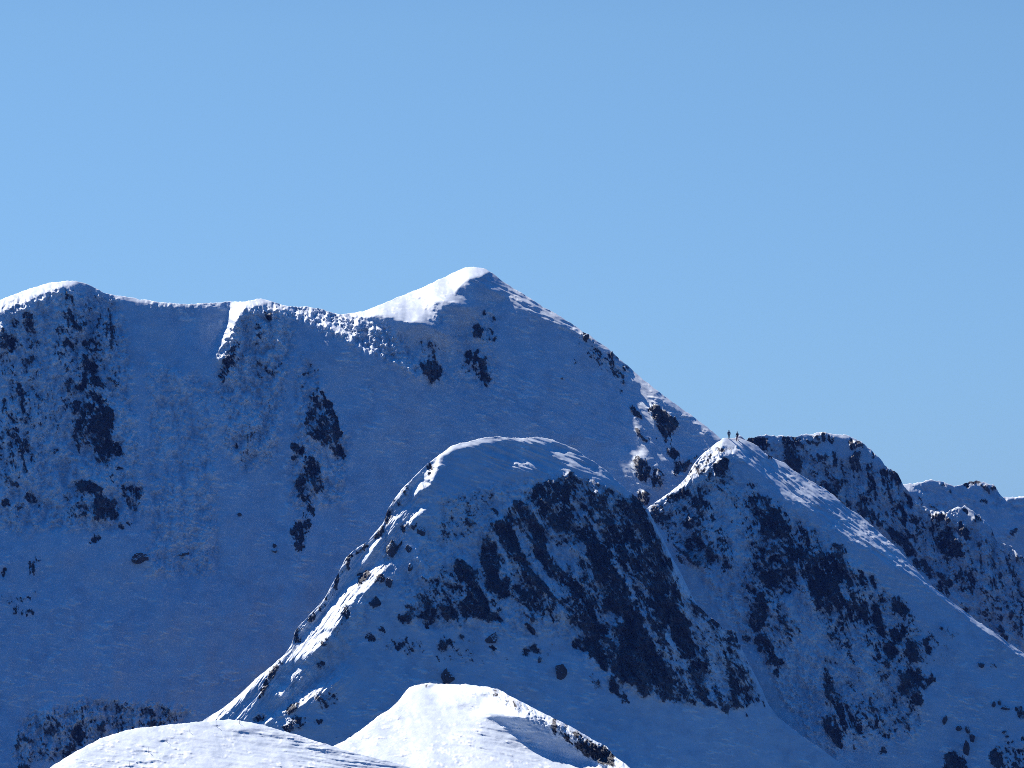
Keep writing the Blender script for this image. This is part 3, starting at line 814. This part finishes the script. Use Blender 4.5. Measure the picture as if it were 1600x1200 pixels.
LOW_SKY, MID_SKY, HIGH_SKY = (3.3, 4.25, 5.65), (5.35, 6.0, 6.0), (.4, 10.9, 17.2)
# thin blue mountain air over the whole place
HAZE = 4.5e-5
bm = bmesh.new(); bmesh.ops.create_cube(bm, size=1)
for ve in bm.verts: ve.co = Vector((ve.co.x * 19000, ve.co.y * 19000 + 2000, ve.co.z * 341 - 20.5))
me = bpy.data.meshes.new('haze'); bm.to_mesh(me); bm.free()
hz = bpy.data.objects.new('haze', me); C.objects.link(hz); hz['kind'] = 'stuff'
m = bpy.data.materials.new('mountain_air'); m.use_nodes = True; t = m.node_tree
t.nodes.remove(t.nodes['Principled BSDF'])
pv = t.nodes.new('ShaderNodeVolumePrincipled'); pv.inputs['Density'].default_value = HAZE
pv.inputs['Color'].default_value = (.11, .27, 1.0, 1); pv.inputs['Anisotropy'].default_value = .0
t.links.new(pv.outputs[0], t.nodes['Material Output'].inputs['Volume'])
me.materials.append(m)
# ---------------------------------------------------------------- light, sky, camera
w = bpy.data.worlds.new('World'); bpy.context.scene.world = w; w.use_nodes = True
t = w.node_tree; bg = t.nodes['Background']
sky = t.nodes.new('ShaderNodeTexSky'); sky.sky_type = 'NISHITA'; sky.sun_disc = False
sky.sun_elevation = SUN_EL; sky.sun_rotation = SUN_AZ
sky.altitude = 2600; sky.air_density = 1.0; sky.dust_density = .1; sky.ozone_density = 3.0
# deep alpine sky: more contrast, vault above the frame boosted blue to fill shaded faces
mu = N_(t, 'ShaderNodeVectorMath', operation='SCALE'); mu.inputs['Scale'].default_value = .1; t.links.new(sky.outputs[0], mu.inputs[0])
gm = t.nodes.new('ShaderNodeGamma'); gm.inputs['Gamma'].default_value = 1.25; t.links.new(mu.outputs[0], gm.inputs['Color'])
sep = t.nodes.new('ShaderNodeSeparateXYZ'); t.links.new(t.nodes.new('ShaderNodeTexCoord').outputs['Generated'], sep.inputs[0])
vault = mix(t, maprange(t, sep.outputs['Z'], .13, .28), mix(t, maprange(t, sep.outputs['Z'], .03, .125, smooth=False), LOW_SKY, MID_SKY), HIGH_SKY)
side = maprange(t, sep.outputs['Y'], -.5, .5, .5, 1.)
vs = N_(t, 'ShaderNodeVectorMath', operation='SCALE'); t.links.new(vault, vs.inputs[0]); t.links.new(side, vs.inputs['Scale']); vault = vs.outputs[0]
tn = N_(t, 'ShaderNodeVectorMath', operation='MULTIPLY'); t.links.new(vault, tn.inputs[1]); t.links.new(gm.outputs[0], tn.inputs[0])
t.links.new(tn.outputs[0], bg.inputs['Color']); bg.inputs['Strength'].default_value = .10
S = Vector((math.sin(SUN_AZ) * math.cos(SUN_EL), math.cos(SUN_AZ) * math.cos(SUN_EL), math.sin(SUN_EL)))
sl = bpy.data.lights.new('sun', 'SUN'); sl.energy = 4.8; sl.angle = math.radians(.5); sl.color = (1, .965, .91)
so = bpy.data.objects.new('sun', sl); C.objects.link(so); so.rotation_euler = S.to_track_quat('Z', 'Y').to_euler(); so.location = S * 500
cam = bpy.data.cameras.new('camera'); co_ = bpy.data.objects.new('camera', cam); C.objects.link(co_)
cam.sensor_width = 36; cam.lens = 18 / math.tan(math.radians(6)); cam.clip_start = 1; cam.clip_end = 30000
co_.rotation_euler = (math.pi / 2 + PITCH, 0, 0)
sc = bpy.context.scene; sc.camera = co_
sc.cycles.filter_width = .9; sc.cycles.use_denoising = False
sc.view_settings.view_transform = 'Standard'; sc.view_settings.look = 'None'; sc.view_settings.exposure = 0.6; sc.view_settings.gamma = 1
# ---------------------------------------------------------------- boulders, stakes, hikers and their dog
def tag(o, label, cat, group=None):
    o['label'] = label; o['category'] = cat
    if group: o['group'] = group
    return o

def boulder_material():
    m, t, b = nodes('boulder_rock')
    co = t.nodes.new('ShaderNodeTexCoord').outputs['Object']
    rc = ramp(t, noise(t, co, 2.2, 7, .65), [(.3, (.035, .034, .036)), (.5, (.075, .066, .06)), (.7, (.13, .11, .10))])
    g = t.nodes.new('ShaderNodeNewGeometry')
    sx = t.nodes.new('ShaderNodeSeparateXYZ'); t.links.new(g.outputs['Normal'], sx.inputs[0])
    f = math_(t, 'MULTIPLY_ADD', math_(t, 'SUBTRACT', noise(t, co, 3.0, 4, .7), .5), 1.3, sx.outputs['Z'])
    t.links.new(mix(t, maprange(t, f, .52, .62), rc, (.80, .85, .90)), b.inputs['Base Color'])
    b.inputs['Roughness'].default_value = .85
    bp = t.nodes.new('ShaderNodeBump'); bp.inputs['Strength'].default_value = .5; bp.inputs['Distance'].default_value = .15
    t.links.new(noise(t, co, 4, 5, .65), bp.inputs['Height']); t.links.new(bp.outputs[0], b.inputs['Normal'])
    return m

BM_ = boulder_material()

def boulder(land, u, v, wpx, hpx, label, group, spike=0.):
    """u, v: bearing of the middle of its foot"""
    y = LAND[land][1](u, v); s = y / FPX
    r = random.Random(int(u * 13 + v))
    bm = bmesh.new(); bmesh.ops.create_icosphere(bm, subdivisions=4, radius=1)
    planes = []
    for k in range(13):
        n = Vector((r.gauss(0, 1), r.gauss(0, 1), r.gauss(0, 1))).normalized(); planes.append((n, r.uniform(.5, .95)))
    ph = [r.uniform(0, 6) for _ in range(6)]
    for ve in bm.verts:
        d = ve.co.normalized(); rad = 1.2
        for n, h in planes:
            c = d.dot(n)
            if c > .05: rad = min(rad, h / c)
        rad *= 1 + .06 * math.sin(7 * d.x + ph[0]) * math.sin(6 * d.z + ph[1]) + .045 * math.sin(15 * d.x + ph[2]) * math.sin(14 * d.z + 9 * d.y + ph[3])
        c = d * rad
        if spike: c.x *= 1 - spike * max(0, c.z); c.x += .25 * max(0, c.z) * spike
        ve.co = Vector((c.x * wpx * s * .53, c.y * max(wpx, hpx) * s * .5, (c.z * .74 + .30) * hpx * s))
    for f in bm.faces: f.smooth = False
    me = bpy.data.meshes.new('boulder'); bm.to_mesh(me); bm.free(); me.materials.append(BM_)
    o = bpy.data.objects.new('boulder', me); C.objects.link(o)
    x, y, z = at(u, v, y + .12 * wpx * s); o.location = (float(x), float(y), float(z))
    return tag(o, label, 'boulder', group)

DG, MG, RG = 'boulders on the middle dome', 'boulders on the main mountain', 'boulders below the right ridge'
for a in [
    ('D', 697, 1067, 21, 25, 'tall dark boulder with snow pockets standing behind the crest of the sunlit snow mound', DG, .35),
    ('D', 875, 1060, 18, 19, 'lone squat dark boulder on the smooth snow apron below the dome cliffs', DG),
    ('D', 769, 1003, 18, 17, 'wedge-shaped dark boulder just under the left foot of the dome cliff', DG),
    ('D', 660, 836, 14, 13, 'egg-shaped dark boulder on the dome shoulder below the sunlit snow patches', DG),
    ('D', 639, 861, 9, 9, 'small round boulder in the snow between two larger boulders on the dome shoulder', DG),
    ('D', 640, 891, 7, 11, 'narrow upright boulder beside the head of the long sunlit snow tongue', DG),
    ('D', 612, 866, 20, 19, 'broad dark boulder with a sunlit snow cap above the long sunlit snow tongue', DG),
    ('D', 608, 915, 13, 13, 'dark boulder on shaded snow right of the long sunlit snow tongue', DG),
    ('D', 843, 1034, 8, 9, 'small pointed boulder under the rock band on the snow apron', DG),
    ('A', 222, 877, 26, 13, 'flat dark boulder lying alone on the wide shaded snow face', MG),
    ('A', 288, 868, 13, 6, 'tiny low boulder on open snow to the right of the flat dark boulder', MG),
    ('A', 429, 855, 7, 8, 'small dark rock poking out of the snow left of the dark rock tower', MG),
    ('A', 428, 862, 9, 5, 'slanting sliver of rock just under the small dark rock left of the tower', MG),
    ('A', 374, 806, 8, 6, 'small brownish rock on open snow below the frosted rock rib', MG),
    ('A', 956, 558, 6, 13, 'thin dark rock spike on the skyline of the long right-hand summit ridge', MG, .5),
    ('A', 916, 530, 8, 11, 'stubby dark rock on the skyline partway down from the summit', MG),
    ('C', 1498, 1142, 9, 9, 'left rock of the small cluster on the snow in the lower right corner', RG),
    ('C', 1512, 1145, 7, 11, 'upright rock in the middle of the small cluster on the lower right snow', RG),
    ('C', 1520, 1156, 10, 11, 'lower right rock of the small cluster on the lower right snow', RG),
    ('C', 1510, 1176, 11, 18, 'tallest rock of the small cluster, standing below the others', RG),
    ('C', 1553, 1104, 6, 7, 'leftmost of three little rocks in a row near the right edge', RG),
    ('C', 1562, 1101, 7, 8, 'middle of three little rocks in a row near the right edge', RG),
    ('C', 1571, 1109, 11, 8, 'rightmost and widest of three little rocks in a row near the right edge', RG),
    ('C', 1476, 1129, 9, 10, 'lone small rock on the snow left of the lower right cluster', RG),
]: boulder(*a)

def plain(name, col, rough=.8):
    m, t, b = nodes(name)
    co = t.nodes.new('ShaderNodeTexCoord').outputs['Object']
    lo = tuple(c * .75 for c in col); hi = tuple(min(1, c * 1.25) for c in col)
    t.links.new(ramp(t, noise(t, co, 9, 4), [(.35, lo), (.65, hi)]), b.inputs['Base Color'])
    b.inputs['Roughness'].default_value = rough
    return m

WOOD = plain('weathered_wood', (.10, .08, .065))
def stake(u, v, hpx, lean, label):
    y = LAND['F'][1](u, v); s = y / FPX
    bm = bmesh.new(); h = hpx * s; n = 10
    rings = []
    for k in range(6):
        t = k / 5; r = .021 * (1 - .35 * t)
        rings.append([bm.verts.new((lean * h * t + r * math.cos(2 * math.pi * i / n), r * math.sin(2 * math.pi * i / n), -.15 + (h + .15) * t)) for i in range(n)])
    for a, b in zip(rings, rings[1:]):
        for i in range(n): bm.faces.new((a[i], a[(i + 1) % n], b[(i + 1) % n], b[i]))
    bm.faces.new(rings[-1]); bm.faces.new(rings[0][::-1])
    me = bpy.data.meshes.new('marker_stake'); bm.to_mesh(me); bm.free(); me.materials.append(WOOD)
    o = bpy.data.objects.new('marker_stake', me); C.objects.link(o)
    o.location = [float(c) for c in at(u, v, y)]
    return tag(o, label, 'stake', 'thin stakes on the near snow hill')

stake(202.5, 1197, 8.5, .05, 'lowest thin stake on the near snow hill, close to the bottom edge')
stake(231.5, 1175, 8.5, .0, 'second lowest thin stake on the near snow hill, leaving a fine drift line')
stake(261, 1159.5, 6.5, -.05, 'third thin stake up the near snow hill, in the middle of the slanting row')
stake(297, 1144.6, 5, -.1, 'shortest thin stake on the near snow hill, fourth up the slanting row')
stake(337.5, 1135, 10, .02, 'tall thin stake just under the crest of the near snow hill')
stake(374, 1131, 8.5, .0, 'rightmost thin stake, beside the wind-roughened crest of the near snow hill')

def skin(name, verts, edges, radii, sub=2):
    me = bpy.data.meshes.new(name); me.from_pydata(verts, edges, [])
    o = bpy.data.objects.new(name, me); C.objects.link(o)
    md = o.modifiers.new('skin', 'SKIN')
    for k, r in enumerate(radii): me.skin_vertices[0].data[k].radius = r if isinstance(r, tuple) else (r, r)
    me.skin_vertices[0].data[0].use_root = True
    sb = o.modifiers.new('sub', 'SUBSURF'); sb.levels = sb.render_levels = sub
    bpy.context.view_layer.update()
    ev = o.evaluated_get(bpy.context.evaluated_depsgraph_get())
    out = bpy.data.meshes.new_from_object(ev)
    o.modifiers.clear(); o.data = out; bpy.data.meshes.remove(me)
    for p in out.polygons: p.use_smooth = True
    return o

SKIN_ = plain('skin', (.45, .28, .21), .6)
def person(u, v, height, rz, jacket, sleeves, trousers, pack, hat, arms, label):
    y = LAND['C'][1](u, v)
    k = height / 1.75
    V, E, Rr = [], [], []
    def add(p, r, parent=None):
        V.append(Vector(p) * k); Rr.append(tuple(q * k for q in r) if isinstance(r, tuple) else r * k)
        if parent is not None: E.append((parent, len(V) - 1))
        return len(V) - 1
    pel = add((0, 0, .93), (.16, .12)); wst = add((0, 0, 1.08), (.15, .11), pel); ch = add((0, .01, 1.30), (.18, .13), wst)
    nk = add((0, .01, 1.47), .065, ch); ch2 = add((0, -.01, 1.55), .075, nk); hd = add((0, -.01, 1.66), .10, ch2); add((0, -.005, 1.74), .06, hd)
    fingers = []
    for sx in (-1, 1):
        hp = add((sx * .10, 0, .86), .095, pel); kn = add((sx * .14, -.03, .48), .085, hp); an = add((sx * .165, .02, .10), .068, kn)
        add((sx * .185, -.15, .04), .042, an)
        sh = add((sx * .19, .01, 1.40), .075, ch); el = add((sx * arms[0], -.02, 1.14), .055, sh); wr = add((sx * arms[1], -.13, .93), .038, el)
        pm = add((sx * arms[1], -.16, .87), (.040, .022), wr)
        for q in range(4): add((sx * (arms[1] + (q - 1.5) * .02), -.185 - .004 * q, .795 + .008 * abs(q - 1.5)), .009, pm)
        add((sx * (arms[1] - .045), -.17, .85), .010, pm)
    b = skin('person', V, E, Rr)
    me = b.data
    for m in (jacket, sleeves, trousers, SKIN_, BOOT): me.materials.append(m)
    for p in me.polygons:
        c = p.center / k
        p.material_index = 4 if c.z < .13 else (3 if (c.z > 1.46 or (abs(c.x) > .2 and c.z < .91)) else (1 if abs(c.x) > .215 and c.z > .85 else (2 if c.z < .95 else 0)))
    o = b; o.rotation_euler = (0, 0, rz); o.location = [float(c) for c in at(u, v, y)]
    o.location.z -= .05
    def part(nm, bm, mat):
        m = bpy.data.meshes.new(nm); bmesh.ops.recalc_face_normals(bm, faces=bm.faces); bm.to_mesh(m); bm.free(); m.materials.append(mat)
        for f in m.polygons: f.use_smooth = True
        q = bpy.data.objects.new(nm, m); C.objects.link(q); q.parent = o; return q
    bm = bmesh.new(); bmesh.ops.create_uvsphere(bm, u_segments=24, v_segments=14, radius=.118 * k)
    for ve in bm.verts:
        if ve.co.z < -.01 * k: ve.co.z = -.01 * k - .02 * k * (ve.co.y < 0)
        ve.co += Vector((0, -.005, 1.685)) * k
    part('hat', bm, hat)
    bm = bmesh.new(); bmesh.ops.create_cube(bm, size=1)
    bmesh.ops.bevel(bm, geom=bm.edges[:], offset=.18, segments=3, affect='EDGES')
    for ve in bm.verts: ve.co = Vector((ve.co.x * .32, ve.co.y * .19 + .21, ve.co.z * .48 + 1.23 - .02 * abs(ve.co.y))) * k
    part('backpack', bm, pack)
    for dx in (-.035, .035):
        bm = bmesh.new(); bmesh.ops.create_icosphere(bm, subdivisions=2, radius=.013 * k, matrix=Matrix.Translation(Vector((dx, -.105, 1.645)) * k))
        part('eye', bm, BOOT)
    bm = bmesh.new(); bmesh.ops.create_cone(bm, segments=10, radius1=.018 * k, radius2=.006 * k, depth=.05 * k, cap_ends=True, matrix=Matrix.Translation(Vector((0, -.11, 1.62)) * k))
    part('nose', bm, SKIN_)
    return tag(o, label, 'person')

BOOT = plain('boot_leather', (.02, .02, .022), .6)
NAVY, PLUM, RED, SLATE, DARK = plain('navy_cloth', (.02, .03, .07)), plain('plum_cloth', (.10, .03, .06)), plain('red_cloth', (.16, .03, .04)), plain('slate_cloth', (.03, .045, .07)), plain('black_cloth', (.018, .018, .024))
person(1139, 685.3, 1.72, math.radians(165), NAVY, PLUM, SLATE, NAVY, DARK, (.30, .31), 'hiker with plum sleeves standing legs apart on the skyline of the snowy saddle')
person(1152, 689, 1.86, math.radians(200), NAVY, NAVY, RED, DARK, DARK, (.25, .22), 'hiker in dark jacket and red trousers standing just below the saddle skyline')

FUR = plain('dark_fur', (.028, .022, .026))
def dog(u, v, ln, rz, label):
    y = LAND['C'][1](u, v); V, E, Rr = [], [], []
    def add(p, r, parent=None):
        V.append(Vector(p) * ln); Rr.append(r * ln)
        if parent is not None: E.append((parent, len(V) - 1))
        return len(V) - 1
    hipb = add((.34, 0, .62), .115); mid = add((.02, 0, .60), .12, hipb); chest = add((-.26, 0, .60), .155, mid)
    nk = add((-.42, 0, .74), .085, chest); hd = add((-.54, 0, .86), .085, nk); mz = add((-.68, 0, .83), .045, hd); add((-.75, 0, .82), .032, mz)
    for sy in (-1, 1): add((-.50, sy * .06, .97), .022, hd)
    t1 = add((.48, 0, .68), .035, hipb); t2 = add((.62, 0, .78), .03, t1); add((.70, 0, .92), .018, t2)
    for sy, dx in ((-1, .03), (1, -.05)):
        el = add((-.26 + dx, sy * .09, .40), .055, chest); wr = add((-.27 + dx, sy * .09, .17), .036, el); pw = add((-.29 + dx, sy * .09, .03), .034, wr); add((-.34 + dx, sy * .09, .025), .03, pw)
        kn = add((.28 + dx, sy * .09, .42), .07, hipb); hk = add((.44 + dx, sy * .09, .22), .036, kn); ft = add((.40 + dx, sy * .09, .03), .034, hk); add((.34 + dx, sy * .09, .025), .03, ft)
    o = skin('dog', V, E, Rr); o.data.materials.append(FUR)
    o.rotation_euler = (0, math.radians(8), rz); x, yy, z = at(u, v, y); o.location = (float(x), float(yy), float(z) - .03)
    return tag(o, label, 'dog')
dog(1203, 717.5, .9, math.radians(20), 'dark dog on the bright snow slope right of and below the two hikers')
